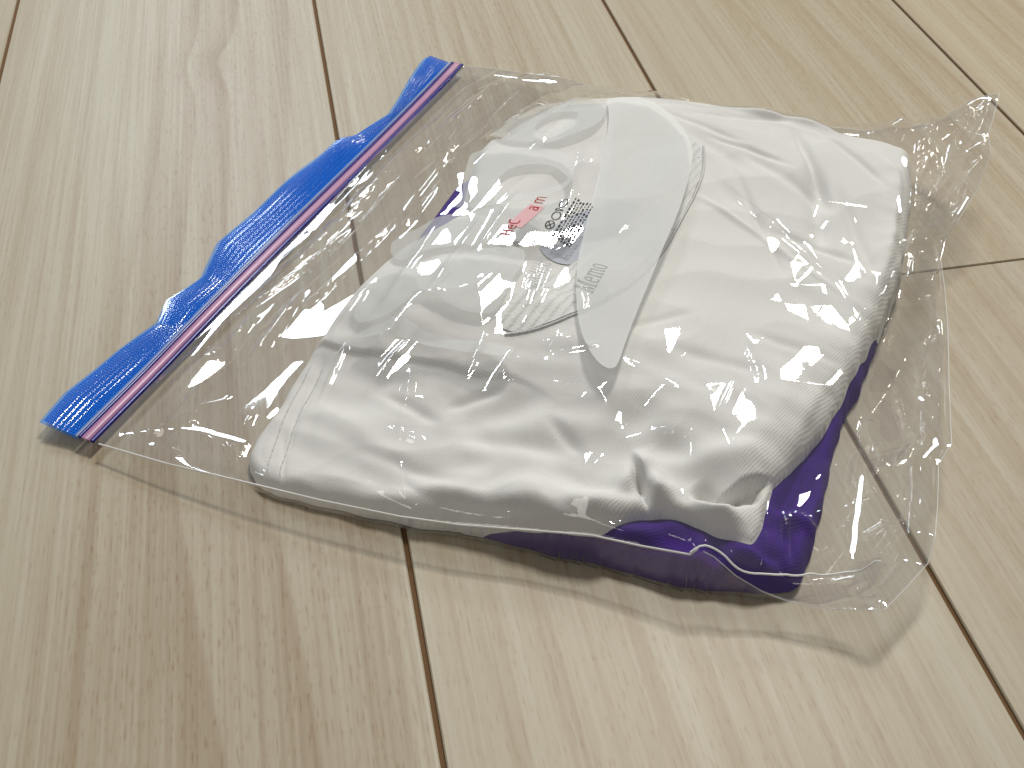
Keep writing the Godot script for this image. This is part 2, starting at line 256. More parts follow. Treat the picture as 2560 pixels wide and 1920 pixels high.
func blank(fill := 0.0) -> Field:
	return Field.new(GX0, GZ0, STEP, NX, NZ, fill)

# piece of the grid where dist > 0, at the height of the field h, cut cleanly along dist = 0
func patch(h: Field, dist: Field, lift := 0.0, edge: Field = null, flip := false, uv_scale := 0.01) -> ArrayMesh:
	var vs := PackedVector3Array()
	var ns := PackedVector3Array()
	var uvs := PackedVector2Array()
	var ix := PackedInt32Array()
	var i0 := clampi(int((dist.x0 - GX0) / STEP) - 1, 1, NX - 3)
	var j0 := clampi(int((dist.z0 - GZ0) / STEP) - 1, 1, NZ - 3)
	var i1 := clampi(int((dist.x0 + dist.nx * dist.s - GX0) / STEP) + 1, 2, NX - 2)
	var j1 := clampi(int((dist.z0 + dist.nz * dist.s - GZ0) / STEP) + 1, 2, NZ - 2)
	var w := i1 - i0 + 1
	var dd := PackedFloat32Array()
	dd.resize(w * (j1 - j0 + 1))
	var same := dist.nx == NX and dist.nz == NZ and dist.s == STEP
	for j in range(j0, j1 + 1):
		for i in range(i0, i1 + 1):
			dd[(j - j0) * w + i - i0] = dist.d[j * NX + i] if same else dist.at(GX0 + i * STEP, GZ0 + j * STEP)
	var ids := {}
	var off := [0, 1, 1 + w, w]
	var offg := [0, 1, 1 + NX, NX]
	for j in range(j0, j1):
		for i in range(i0, i1):
			var k := (j - j0) * w + i - i0
			var d0 := dd[k]
			var d1 := dd[k + 1]
			var d2 := dd[k + 1 + w]
			var d3 := dd[k + w]
			if d0 <= 0.0 and d1 <= 0.0 and d2 <= 0.0 and d3 <= 0.0:
				continue
			var ring: Array[int] = []
			var dv := [d0, d1, d2, d3]
			for c in 4:
				var n := (c + 1) % 4
				var ka: int = k + off[c]
				var kb: int = k + off[n]
				var ga: int = j * NX + i + offg[c]
				var gb: int = j * NX + i + offg[n]
				if dv[c] > 0.0:
					if not ids.has(ka):
						ids[ka] = vs.size()
						add_vertex(h, ga, vs, ns, uvs, lift, flip, uv_scale)
					ring.append(ids[ka])
				if (dv[c] > 0.0) != (dv[n] > 0.0):
					var key := -(mini(ka, kb) * 2 + (1 if absi(ka - kb) > 1 else 0)) - 1
					if not ids.has(key):
						ids[key] = vs.size()
						add_vertex(h, ga, vs, ns, uvs, lift, flip, uv_scale)
						var va := vs[vs.size() - 1]
						var na := ns[ns.size() - 1]
						add_vertex(h, gb, vs, ns, uvs, lift, flip, uv_scale)
						var q := vs.size() - 1
						var t: float = dv[c] / (dv[c] - dv[n])
						vs[q - 1] = va.lerp(vs[q], t)
						ns[q - 1] = na.lerp(ns[q], t).normalized()
						if edge != null:
							vs[q - 1].y = edge.at(vs[q - 1].x * 1000.0, vs[q - 1].z * 1000.0) * 0.001
						uvs[q - 1] = Vector2(vs[q - 1].x, vs[q - 1].z) * 1000.0 * uv_scale
						vs.resize(q)
						ns.resize(q)
						uvs.resize(q)
					ring.append(ids[key])
			for r in range(1, ring.size() - 1):
				if flip:
					ix.append_array([ring[0], ring[r + 1], ring[r]])
				else:
					ix.append_array([ring[0], ring[r], ring[r + 1]])
	var arrays := []
	arrays.resize(Mesh.ARRAY_MAX)
	arrays[Mesh.ARRAY_VERTEX] = vs
	arrays[Mesh.ARRAY_NORMAL] = ns
	arrays[Mesh.ARRAY_TEX_UV] = uvs
	arrays[Mesh.ARRAY_INDEX] = ix
	var m := ArrayMesh.new()
	m.add_surface_from_arrays(Mesh.PRIMITIVE_TRIANGLES, arrays)
	return m

func add_vertex(h: Field, g: int, vs: PackedVector3Array, ns: PackedVector3Array, uvs: PackedVector2Array, lift: float, flip: bool, uv_scale: float) -> void:
	var i := g % NX
	@warning_ignore("integer_division")
	var j := g / NX
	var x := GX0 + i * STEP
	var z := GZ0 + j * STEP
	vs.append(Vector3(x, h.d[g] + lift, z) * 0.001)
	var n := Vector3((h.d[g - 1] - h.d[g + 1]) / (2.0 * STEP), 1.0, (h.d[g - NX] - h.d[g + NX]) / (2.0 * STEP)).normalized()
	ns.append(-n if flip else n)
	uvs.append(Vector2(x, z) * uv_scale)

func tube(points: PackedVector3Array, r: float, sides := 6, squash := 1.0) -> ArrayMesh:    # points in mm
	var st := SurfaceTool.new()
	st.begin(Mesh.PRIMITIVE_TRIANGLES)
	var n := points.size()
	for i in n:
		var t := (points[mini(i + 1, n - 1)] - points[maxi(i - 1, 0)]).normalized()
		var side := t.cross(Vector3.UP).normalized()
		var up := side.cross(t)
		for k in sides + 1:
			var a := TAU * k / sides
			var d := side * cos(a) + up * sin(a) * squash
			st.set_normal((side * cos(a) + up * sin(a)).normalized())
			st.set_uv(Vector2(float(k) / sides, i * 0.2))
			st.add_vertex((points[i] + d * r) * 0.001)
	for i in n - 1:
		for k in sides:
			var a := i * (sides + 1) + k
			var b := a + sides + 1
			for q in [a, a + 1, b, a + 1, b + 1, b]:
				st.add_index(q)
	for e in 2:                                   # ends
		var c := (n - 1) * (sides + 1) * e
		for k in range(1, sides - 1):
			for q in ([c, c + k, c + k + 1] if e == 1 else [c, c + k + 1, c + k]):
				st.add_index(q)
	return st.commit()

func fold_sum(list: Array, x: float, z: float) -> float:          # soft rolls and valleys in cloth
	var r := 0.0
	for f in list:
		var w: float = f[5]
		var dx: float = f[2] - f[0]
		var dz: float = f[3] - f[1]
		var px: float = x - f[0]
		var pz: float = z - f[1]
		var t := (px * dx + pz * dz) / (dx * dx + dz * dz)
		if t < -0.3 or t > 1.3:
			continue
		var l := sqrt(dx * dx + dz * dz)
		var q := (px * dz - pz * dx) / l
		if w < 0.0:                            # an edge laid over: sharp on one side, soft on the other
			w = -w if q > 0.0 else -w * 0.16
		if absf(q) > 3.2 * w:
			continue
		var taper := smoothstep(-0.3, 0.25, t) * (1.0 - smoothstep(0.75, 1.3, t))
		r += f[4] * exp(-q * q / (w * w)) * taper
	return r

func crease_sum(x: float, z: float) -> float:                     # sharp ridges in plastic film
	var r := 0.0
	for f in CREASES:
		var w: float = f[5]
		var ax: float = f[0]
		var az: float = f[1]
		var dx: float = f[2] - ax
		var dz: float = f[3] - az
		var px := x - ax
		var pz := z - az
		var l2 := dx * dx + dz * dz
		var t := (px * dx + pz * dz) / l2
		if t < -0.15 or t > 1.15:
			continue
		var q := (px * dz - pz * dx) / sqrt(l2)
		if absf(q) > 2.6 * w:
			continue
		var taper := smoothstep(-0.15, 0.3, t) * (1.0 - smoothstep(0.7, 1.15, t))
		var s := absf(q) / w
		r += f[4] * taper * (maxf(0.0, 1.0 - s) * 0.75 + 0.25 * exp(-s * s))
	return r

func dome(d: float, r: float) -> float:
	if d <= 0.0:
		return 0.0
	if d >= r:
		return 1.0
	var q := 1.0 - d / r
	return sqrt(1.0 - q * q)

# ------------------------------------------------------------------ materials
func plain(col: Color, rough: float, spec := 0.5) -> StandardMaterial3D:
	var m := StandardMaterial3D.new()
	m.albedo_color = col
	m.roughness = rough
	m.metallic_specular = spec
	return m

func noise_image(w: int, h: int, freq: float, sd: int, octaves: int) -> Image:
	var n := FastNoiseLite.new()
	n.seed = sd
	n.noise_type = FastNoiseLite.TYPE_SIMPLEX_SMOOTH
	n.frequency = freq
	n.fractal_type = FastNoiseLite.FRACTAL_FBM if octaves > 1 else FastNoiseLite.FRACTAL_NONE
	n.fractal_octaves = octaves
	return n.get_image(w, h, false, false, true)

func knit(angle: float, period: int, amount: float) -> ImageTexture:      # fine ribs of jersey, as a height map
	var n := 256
	var im := Image.create(n, n, false, Image.FORMAT_L8)
	var nz := noise_image(n, n, 0.12, 31, 3)
	var nb := nz.get_data()
	var data := PackedByteArray()
	data.resize(n * n)
	for y in n:
		for x in n:
			var s := 0.5 + 0.5 * sin(TAU * (x * cos(angle) + y * sin(angle)) * period / n)
			data[y * n + x] = int(clampf(128.0 + (s - 0.5) * amount + (nb[y * n + x] - 128) * 0.5, 0, 255))
	im.set_data(n, n, false, Image.FORMAT_L8, data)
	return ImageTexture.create_from_image(im)

func cloth(col: Color, tex: ImageTexture, relief: float) -> StandardMaterial3D:
	var m := plain(col, 0.95, 0.25)
	m.heightmap_enabled = true
	m.heightmap_texture = tex
	m.heightmap_scale = relief
	m.rim_enabled = true
	m.rim = 0.1
	m.rim_tint = 0.6
	return m

func materials() -> void:
	var film := plain(Color(0.80, 0.80, 0.79, 0.045), 0.03, 0.5)
	film.transparency = BaseMaterial3D.TRANSPARENCY_ALPHA
	film.cull_mode = BaseMaterial3D.CULL_DISABLED
	M.film = film
	var seam := plain(Color(0.97, 0.97, 0.96, 0.72), 0.3, 0.5)
	seam.transparency = BaseMaterial3D.TRANSPARENCY_ALPHA
	M.seam = seam
	var seam2 := seam.duplicate()
	seam2.albedo_color.a = 0.33
	M.seam_thin = seam2
	var pr := plain(Color(0.875, 0.88, 0.87, 0.66), 0.55, 0.3)
	pr.transparency = BaseMaterial3D.TRANSPARENCY_ALPHA
	M.white_print = pr
	var pr2 := plain(Color(0.88, 0.89, 0.885, 0.42), 0.5, 0.3)
	pr2.transparency = BaseMaterial3D.TRANSPARENCY_ALPHA
	M.white_print_thin = pr2
	var gap := plain(Color(0.58, 0.60, 0.59, 0.5), 0.5, 0.2)
	gap.transparency = BaseMaterial3D.TRANSPARENCY_ALPHA
	M.print_grey = gap
	M.white_cloth = cloth(Color(0.885, 0.88, 0.865), knit(0.30, 30, 170.0), 0.008)
	M.rib_cloth = cloth(Color(0.885, 0.885, 0.87), knit(0.15, 16, 230.0), 0.04)
	M.purple_cloth = cloth(Color(0.235, 0.10, 0.47), knit(0.9, 30, 150.0), 0.012)
	M.thread = plain(Color(0.84, 0.84, 0.83), 0.9, 0.2)
	M.ink_black = plain(Color(0.24, 0.25, 0.27), 0.9, 0.2)
	M.ink_red = plain(Color(0.66, 0.13, 0.18), 0.9, 0.2)
	M.ink_pink = plain(Color(0.87, 0.70, 0.715), 0.9, 0.2)
	M.ink_grey = plain(Color(0.76, 0.775, 0.81), 0.9, 0.2)
	# blue header: two sheets of tinted film with rows of embossed dots
	var n := 128
	var im := Image.create(n, n, false, Image.FORMAT_L8)
	var data := PackedByteArray()
	data.resize(n * n)
	for y in n:
		for x in n:
			var u := fposmod(x / 32.0 + (0.5 if (y / 32) % 2 == 1 else 0.0), 1.0) - 0.5
			var v := fposmod(y / 32.0, 1.0) - 0.5
			data[y * n + x] = int(255.0 * clampf(1.15 - (u * u + v * v) * 9.0, 0.0, 1.0))
	im.set_data(n, n, false, Image.FORMAT_L8, data)
	var bl := plain(Color(0.02, 0.47, 1.0, 0.78), 0.10, 0.5)
	var tint := Image.create(4, 4, false, Image.FORMAT_RGB8)
	tint.fill(Color.WHITE)
	bl.albedo_texture = ImageTexture.create_from_image(tint)
	bl.transparency = BaseMaterial3D.TRANSPARENCY_ALPHA
	bl.cull_mode = BaseMaterial3D.CULL_DISABLED
	bl.heightmap_enabled = true
	bl.heightmap_texture = ImageTexture.create_from_image(im)
	bl.heightmap_scale = 0.22
	bl.backlight_enabled = true
	bl.backlight = Color(0.5, 0.5, 0.5)
	M.blue = bl
	var blp := bl.duplicate()
	blp.heightmap_enabled = false
	blp.albedo_color = Color(0.05, 0.56, 0.90, 0.62)
	M.blue_edge = blp
	var pk := plain(Color(0.84, 0.63, 0.78, 0.58), 0.26, 0.5)
	pk.transparency = BaseMaterial3D.TRANSPARENCY_ALPHA
	M.pink = pk
	M.navy = plain(Color(0.04, 0.07, 0.50), 0.25, 0.5)
	var cl := plain(Color(0.80, 0.86, 0.92, 0.35), 0.26, 0.5)
	cl.transparency = BaseMaterial3D.TRANSPARENCY_ALPHA
	M.clear_rib = cl

# ------------------------------------------------------------------ the floor
func plank_texture(sd: int, light: Color, dark: Color, figure: float, center: float, spread: float, bands: float, knot: Vector2) -> ImageTexture:
	var w := 384
	var h := 1792
	var a := noise_image(24, 18, 0.045, sd, 2)
	a.resize(w, h, Image.INTERPOLATE_CUBIC)
	var b := noise_image(w, 20, 0.055, sd + 11, 3)
	b.resize(w, h, Image.INTERPOLATE_CUBIC)
	var c := noise_image(w, 220, 0.42, sd + 23, 2)
	c.resize(w, h, Image.INTERPOLATE_BILINEAR)
	var f := noise_image(w, 12, 0.30, sd + 41, 2)
	f.resize(w, h, Image.INTERPOLATE_CUBIC)
	var fd := f.get_data()
	var e := noise_image(w, 40, 0.22, sd + 31, 3)
	e.resize(w, h, Image.INTERPOLATE_BILINEAR)
	var ad := a.get_data()
	var bd := b.get_data()
	var cd := c.get_data()
	var ed := e.get_data()
	var out := PackedByteArray()
	out.resize(w * h * 3)
	var k := 0
	for y in h:
		var v := float(y) / h
		for x in w:
			var u := float(x) / w
			var warp := (ad[k] - 128) / 128.0
			var kn := 0.0
			if knot.x >= 0.0:
				var ku := (u - knot.x) * 7.0
				var kv := (v - knot.y) * 30.0
				kn = exp(-(ku * ku + kv * kv))
			var g := (u - center + warp * 0.14 + kn * 0.09) / spread
			var zone := exp(-g * g * g * g)                     # where the heartwood figure shows
			var ph := (u + warp * 0.10 + kn * 0.05) * bands
			var saw := ph - floorf(ph)
			var ring := saw * saw * (1.0 if saw < 0.93 else (1.0 - saw) / 0.07)
			var t := zone * figure * (0.25 + 0.75 * ring) + (bd[k] - 128) / 128.0 * 0.22 + (ed[k] - 128) / 128.0 * 0.18 + (fd[k] - 128) / 128.0 * 0.16 + 0.16 + kn * 0.15 * ring
			var pore := clampf((cd[k] - 160) / 50.0, 0.0, 1.0) * (0.22 + 0.26 * zone)
			t = clampf(t + pore, 0.0, 1.25)
			out[k * 3] = int(255.0 * clampf(light.r + (dark.r - light.r) * t, 0, 1))
			out[k * 3 + 1] = int(255.0 * clampf(light.g + (dark.g - light.g) * t, 0, 1))
			out[k * 3 + 2] = int(255.0 * clampf(light.b + (dark.b - light.b) * t, 0, 1))
			k += 1
	return ImageTexture.create_from_image(Image.create_from_data(w, h, false, Image.FORMAT_RGB8, out))

func board(n0: float, n1: float, m0: float, m1: float, bevel: float) -> ArrayMesh:    # metres across and along; chamfered top edges, origin at the board's own corner
	var st := SurfaceTool.new()
	st.begin(Mesh.PRIMITIVE_TRIANGLES)
	st.set_smooth_group(-1)
	var lx := n1 - n0
	var lz := m1 - m0
	var rings := [[0.0, -0.008], [0.0, -bevel], [bevel, 0.0]]
	var p := []
	for r in rings:
		var i: float = r[0]
		var y: float = r[1]
		p.append([Vector3(i, y, -i), Vector3(lx - i, y, -i), Vector3(lx - i, y, -lz + i), Vector3(i, y, -lz + i)])
	var quad := func(a: Vector3, b: Vector3, c: Vector3, d: Vector3) -> void:
		for q in [a, b, c, a, c, d]:
			st.set_uv(Vector2(q.x / 0.151, (-q.z + m0 - 0.05) / 0.70))
			st.add_vertex(q)
	for r in 2:
		for s in 4:
			var n := (s + 1) % 4
			quad.call(p[r][s], p[r + 1][s], p[r + 1][n], p[r][n])
	quad.call(p[2][0], p[2][3], p[2][2], p[2][1])
	st.generate_normals()
	return st.commit()

func floor_planks() -> void:
	var yaw := deg_to_rad(11.12)
	var fl := Node3D.new()
	fl.name = "floor"
	add_child(fl)
	fl.set_meta("kind", "structure")
	fl.rotation.y = yaw
	# local x runs across the boards, local -z along them
	var sub := BoxMesh.new()
	sub.size = Vector3(2.4, 0.01, 2.2)
	var dark := plain(Color(0.42, 0.31, 0.20), 0.8, 0.3)
	part("groove_bed", sub, dark, fl, Vector3(0.09, -0.0062, -0.45))
	var light := Color(0.800, 0.785, 0.725)
	var brown := Color(0.660, 0.590, 0.490)
	var mats := []
	var looks := [
		[21, Color(0.785, 0.764, 0.708), brown, 0.40, 0.3, 0.30, 7.0, Vector2(-1, 0)],
		[37, Color(0.795, 0.782, 0.735), Color(0.640, 0.570, 0.480), 0.62, 0.70, 0.22, 8.0, Vector2(0.64, 0.72)],
		[52, Color(0.785, 0.770, 0.722), brown, 0.42, 0.42, 0.42, 9.0, Vector2(-1, 0)],
		[68, Color(0.772, 0.750, 0.695), brown, 0.50, 0.70, 0.30, 8.0, Vector2(-1, 0)],
		[83, Color(0.762, 0.742, 0.690), brown, 0.42, 0.5, 0.5, 11.0, Vector2(-1, 0)],
		[97, Color(0.780, 0.752, 0.685), brown, 0.5, 0.40, 0.30, 8.0, Vector2(-1, 0)],
	]
	for l in looks:
		var m := plain(Color(0.89, 0.865, 0.815), 0.45, 0.45)
		m.albedo_texture = plank_texture(l[0], l[1], l[2], l[3], l[4], l[5], l[6], l[7])
		mats.append(m)
	var gap := 0.0008
	var edges := [-0.7445, -0.5935, -0.4425, -0.2915, -0.1400, 0.0138, 0.1644, 0.3156, 0.4666, 0.6176, 0.7686, 0.9196]
	var use := [3, 2, 5, 0, 1, 2, 3, 5, 4, 2, 0]
	for i in edges.size() - 1:
		var n0: float = edges[i] + gap
		var n1: float = edges[i + 1] - gap
		var joints := [-0.6, 1.5]
		if i == 6:
			joints = [-0.6, 0.3321, 1.5]
		elif i == 3 or i == 8:
			joints = [-0.6, 1.02, 1.5]
		for j in joints.size() - 1:
			var m0: float = joints[j] + (0.0003 if j > 0 else 0.0)
			var m1: float = joints[j + 1] - (0.0003 if j < joints.size() - 2 else 0.0)
			var mt: Material = mats[use[i]]
			if i == 6 and j == 0:
				mt = mats[4]
			part("plank", board(n0, n1, m0, m1, 0.0004), mt, fl, Vector3(n0, 0, -m0))

# ------------------------------------------------------------------ the bag and what is in it
func contents_and_bag() -> void:
	var t0 := Time.get_ticks_msec()
	var keep := [0]
	var bag_line := outline(BAG, 0)
	var db := distance_field(bag_line, 3.0, keep, true)
	var eb: Field = keep[0]
	var dp := distance_field(outline(PURPLE, 1), 3.0, [], true)
	var dw := distance_field(outline(WHITE, 1), 2.0, [], true)
	var dsl := distance_field(outline(SLEEVE, 1), 3.0, [], true)
	print("fields ", Time.get_ticks_msec() - t0)
	var HP := blank()
	var HW := blank()
	var DP := blank()
	var HS := blank(0.6)
	var low_edge := blank(0.55)
	var DW := blank()
	var DB := blank()
	for j in NZ:
		var z := GZ0 + j * STEP
		for i in NX:
			var x := GX0 + i * STEP
			var k := j * NX + i
			var b := db.at(x, z)
			DB.d[k] = b
			var p := minf(dp.at(x, z) + 0.5 * wobble.get_noise_2d(x * 0.08, z * 0.08), b - 1.6)
			DP.d[k] = p
			var base := 0.5
			if p > 0.0:
				var roll := dome(p, 5.0 + 30.0 * smoothstep(66.0, 20.0, x) * smoothstep(20.0, 60.0, z))
				base = 0.6 + roll * 10.5
				var soft := minf(p / 5.0, 1.0)
				base += soft * (1.8 * fold_sum(PURPLE_FOLDS, x, z) + 0.6 * cloth_noise.get_noise_2d(x * 0.05, z * 0.05) + 0.5 * wobble.get_noise_2d(x * 0.03 + 7.0, z * 0.09))
				if b < 16.0 and z > 60.0:               # it stays below the bag's seam at the near side
					base = minf(base, eb.at(x, z) - 2.0 + 4.0 * smoothstep(1.0, 10.0, b))
			HP.d[k] = base
			var w := minf(dw.at(x, z) + 0.6 * wobble.get_noise_2d(x * 0.07 + 3.0, z * 0.07), b - 1.4)
			DW.d[k] = w
			var top := base + 0.1
			if w > 0.0:
				var sl := dsl.at(x, z)
				var thick := 8.0 + 7.0 * smoothstep(14.0, -24.0, sl) * smoothstep(140.0, 90.0, z) + 2.0 * smoothstep(20.0, -80.0, z) - 5.0 * smoothstep(60.0, 126.0, x) * smoothstep(-120.0, -40.0, z)
				var round_r := 6.5 + 9.0 * smoothstep(95.0, 115.0, x) * smoothstep(-40.0, 30.0, z)
				var soft := minf(w / 4.5, 1.0)
				var ground := maxf(base, 0.6)
				ground = 0.6 + (4.5 + 6.0 * smoothstep(135.0, 60.0, z)) * smoothstep(-42.0, 24.0, p)
				ground = lerpf(maxf(ground, base), ground, smoothstep(0.0, 20.0, w))
				HP.d[k] = lerpf(base, minf(base, ground - 0.4), smoothstep(0.5, 3.0, w))
				HS.d[k] = maxf(base, 0.6)
				top = ground + thick * dome(w, round_r)
				top += soft * (fold_sum(FOLDS, x, z) * (0.85 + 0.5 * smoothstep(40.0, 60.0, x) * smoothstep(30.0, 0.0, z) + 0.75 * smoothstep(68.0, 78.0, x) * smoothstep(70.0, 90.0, z)) + 0.9 * wobble.get_noise_2d(x * 0.012, z * 0.014) + 0.28 * cloth_noise.get_noise_2d(x * 0.030 + 9.0, z * 0.016))
				if z > 40.0:                            # softer, more rumpled sleeve side
					top += soft * smoothstep(40.0, 80.0, z) * (0.75 * wobble.get_noise_2d(x * 0.020 + z * 0.01, z * 0.040 + 4.0) + 0.45 * wobble.get_noise_2d(x * 0.05, z * 0.09) + 0.5 * (0.35 - absf(wobble.get_noise_2d(x * 0.028 + 20.0, z * 0.05))))
				top += soft * 1.0 * (0.3 - absf(wobble.get_noise_2d(x * 0.022 + z * 0.012 + 50.0, z * 0.016 - x * 0.01)))
				var s := dsl.at(x, z)                   # the upper layer ends along the sleeve's fold
				top += soft * 1.3 * smoothstep(0.6, -1.0, s) * smoothstep(52.0, 14.0, x)
				top = maxf(top, HP.d[k] + 0.3)
			else:
				HS.d[k] = maxf(base, 0.6)
			HW.d[k] = top
	print("cloth ", Time.get_ticks_msec() - t0)
	# --- the film is drawn over the contents like a membrane
	var cs := 3.0
	var F := Field.new(GX0, GZ0, cs, int(NX * STEP / cs), int(NZ * STEP / cs))
	var obs := F.d.duplicate()
	var free := PackedByteArray()
	free.resize(F.d.size())
	for j in F.nz:
		for i in F.nx:
			var x := GX0 + i * cs
			var z := GZ0 + j * cs
			var k := j * F.nx + i
			var b := db.at(x, z)
			obs[k] = HW.at(x, z) + 0.5
			free[k] = 1 if b > 0.5 and i > 0 and j > 0 and i < F.nx - 1 and j < F.nz - 1 else 0
			F.d[k] = eb.at(x, z) if free[k] == 0 else maxf(obs[k], eb.at(x, z))
	var fd := F.d
	var fx := F.nx
	for it in 260:
		for j in range(1, F.nz - 1):
			for i in range(1, fx - 1):
				var k := j * fx + i
				if free[k] == 1:
					var v := (fd[k - 1] + fd[k + 1] + fd[k - fx] + fd[k + fx]) * 0.25 + 0.012
					fd[k] = v if v > obs[k] else obs[k]
	F.d = fd
	print("membrane ", Time.get_ticks_msec() - t0)
	var FT := blank()
	var FB := blank()
	for j in NZ:
		var z := GZ0 + j * STEP
		for i in NX:
			var x := GX0 + i * STEP
			var k := j * NX + i
			var b := DB.d[k]
			var e := eb.at(x, z)
			FT.d[k] = e
			FB.d[k] = e
			if b < -3.0:
				continue
			var under := HW.d[k]
			var m := F.smooth_at(x, z)
			var content := maxf(DP.d[k], DW.d[k])
			var loose := smoothstep(0.5, 7.0, m - under)
			var right := smoothstep(118.0, 140.0, x)
			var left := smoothstep(-34.0, -56.0, x)
			# creases run with the zip near it, crumple freely at the bag's bottom end
			var wx := 2.6 * wobble.get_noise_2d(x * 0.030, z * 0.022)
			var wz := 5.0 * wobble.get_noise_2d(x * 0.022 + 11.0, z * 0.022 + 5.0)
			var crumple := 0.0
			crumple += left * (2.0 * facets((x + wx) / 12.0, (z + wz) / 62.0) + 0.5 * facets((x + wx) / 6.0 + 9.0, (z + wz) / 30.0))
			crumple += (1.0 - left) * (1.0 - right) * ((1.0 + 1.5 * smoothstep(55.0, 15.0, x) + 0.9 * smoothstep(20.0, 70.0, z)) * facets((x + wx) / 20.0 + 3.3, (z + wz) / 36.0 + 1.7) + 0.42 * facets((x + wz * 0.5) / 8.0, (z + wx) / 17.0 + 20.0))
			crumple += right * (5.8 * facets((x + wx * 0.6) / 24.0 + 5.0, (z + wz * 0.6) / 33.0 + 2.0))
			crumple += right * 1.6 * (absf(facets((x + wx * 0.6) / 30.0 + 15.0, (z + wz * 0.6) / 46.0 + 22.0)) - 0.4)
			crumple += crease_sum(x, z) * (1.0 + 0.3 * right)
			crumple *= (0.7 + 0.3 * loose)
			var h := m + 1.0 + 0.8 * smoothstep(60.0, 90.0, z) + crumple * (1.0 + 0.3 * smoothstep(60.0, 90.0, z)) * smoothstep(0.0, 7.0, b)
			h = e + (h - e) * smoothstep(-0.3, 3.0, b)
			if content > -0.5 and h < under + 0.35:
				h = under + 0.35
			if b <= 0.0:
				h = e
			# lower sheet: from the seam down under the contents
			var q := 1.0
			if b > 0.0:
				q = clampf(maxf(b / (b + maxf(-content - 1.3, 0.0) + 0.001), b / 24.0), 0.0, 1.0)
			else:
				q = 0.0
			var low := e + (0.35 - e) * smoothstep(0.0, 1.0, q)
			if content < 0.0:
				low = maxf(0.3, low + smoothstep(0.0, 6.0, b) * smoothstep(0.0, 5.0, -content) * (0.5 + 0.45 * facets((x + wx) / 14.0 + 40.0, (z + wz) / 22.0 + 8.0)))
			FB.d[k] = low
			FT.d[k] = maxf(h, low + 0.12 * smoothstep(0.0, 1.5, b))
	print("film ", Time.get_ticks_msec() - t0)

	# --- purple garment
	var purple := thing("purple_garment", "folded purple cotton garment, the bottom layer under the white shirt in the bag", "clothing", Vector2(60, 30))
	part("folded_body", patch(HP, DP, 0.0, low_edge, false, 0.04), M.purple_cloth, purple, home(purple))
	# --- white T-shirt
	var shirt := thing("white_tshirt", "folded white cotton T-shirt lying on top of the purple garment inside the clear bag", "t-shirt", Vector2(45, 20))
	part("folded_body", patch(HW, DW, 0.0, HS, false, 0.04), M.white_cloth, shirt, home(shirt))
	var dc := distance_field(outline(COLLAR, 1), 2.0)
	var collar := part("collar", patch(HW, dc, 0.45, null, false, 0.02), M.rib_cloth, shirt, home(shirt))
	collar.set_meta("label", "ribbed round collar with an overlocked seam")
	part("collar_seam", tube(on_field(COLLARSEAM, HW, 0.35, 1.2, 0.22), 0.45, 6, 0.7), M.thread, collar)
	var hem := []
	for h in HEM:
		hem.append([h[0] - 4.5, h[1], h[2]])
	for l in [HEM, hem]:
		stitches("hem_stitching", l, HW, shirt)
	part("neck_print", patch(HW, distance_field(outline([[12, 30, 0], [11, 20, 0], [14, 8, 0], [22, -2, 0], [34, -12, 0], [46, -6, 0], [47, 4, 0], [40, 18, 0], [30, 33, 0], [21, 36, 0]], 2), 2.0), 0.35), M.ink_grey, shirt, home(shirt))
	print("garments ", Time.get_ticks_msec() - t0)

	# --- the bag
	var bag := thing("zip_bag", "clear plastic zip bag with a blue header strip, crumpled around folded clothes on the floor", "plastic bag", Vector2(-96, 20))
	part("upper_film", patch(FT, DB, 0.0, eb), M.film, bag, home(bag))
	part("lower_film", both(patch(FB, DB, 0.0, eb), patch(FB, DB, -0.1, eb, true)), M.film, bag, home(bag))
	var bead := PackedVector3Array()
	var n := bag_line.size()
	for i in n:
		var a := bag_line[i]
		var b := bag_line[(i + 1) % n]
		if i == n - 1:
			break
		var c := maxi(1, int(a.distance_to(b) / 1.5))
		for k in c:
			bead.append(a.lerp(b, float(k) / c))
	var near_seam := PackedVector3Array()
	var other := PackedVector3Array()
	for q in bead:
		if q.z > 128.0 and q.x < 106.0:
			near_seam.append(q)
		else:
			other.append(q)
	part("side_seam", tube(near_seam, 0.33, 5), M.seam, bag, home(bag))
	part("edge_fold", tube(other, 0.22, 4), M.seam_thin, bag, home(bag))
	part("side_seam", tube(on_field(SEAM_END, FT, 0.2, 1.5), 0.34, 5), M.seam, bag, home(bag))
	# printed panels on the film
	var memo := part("memo_panel", patch(FT, distance_field(outline(TONGUE, 2), 2.0), 0.12), M.white_print, bag, home(bag))
	var pairs := [[LETTER1, HOLE1], [LETTER2, HOLE2], [LETTER3, []], [LETTER4, []], [LETTER5, []]]
	for pr in pairs:
		var d := distance_field(outline(pr[0], 2), 1.5)
		if pr[1].size() > 0:
			var hole := distance_field(outline(pr[1], 2), 1.5)
			for j in d.nz:
				for i in d.nx:
					var x := d.x0 + i * d.s
					var z := d.z0 + j * d.s
					if x > hole.x0 and z > hole.z0 and x < hole.x0 + (hole.nx - 1) * hole.s and z < hole.z0 + (hole.nz - 1) * hole.s:
						d.d[j * d.nx + i] = minf(d.d[j * d.nx + i], -hole.at(x, z))
		for j in d.nz:
			for i in d.nx:
				d.d[j * d.nx + i] = minf(d.d[j * d.nx + i], dw.at(d.x0 + i * d.s, d.z0 + j * d.s) - 1.0)
		part("logo_print", patch(FT, d, -0.12), M.white_print_thin, bag, home(bag))
	lettering("Memo", "Droid Serif", 7.0, Vector2(41.5, 52.0), FT, 0.24, M.print_grey, bag, "memo_lettering", 15.0, memo)
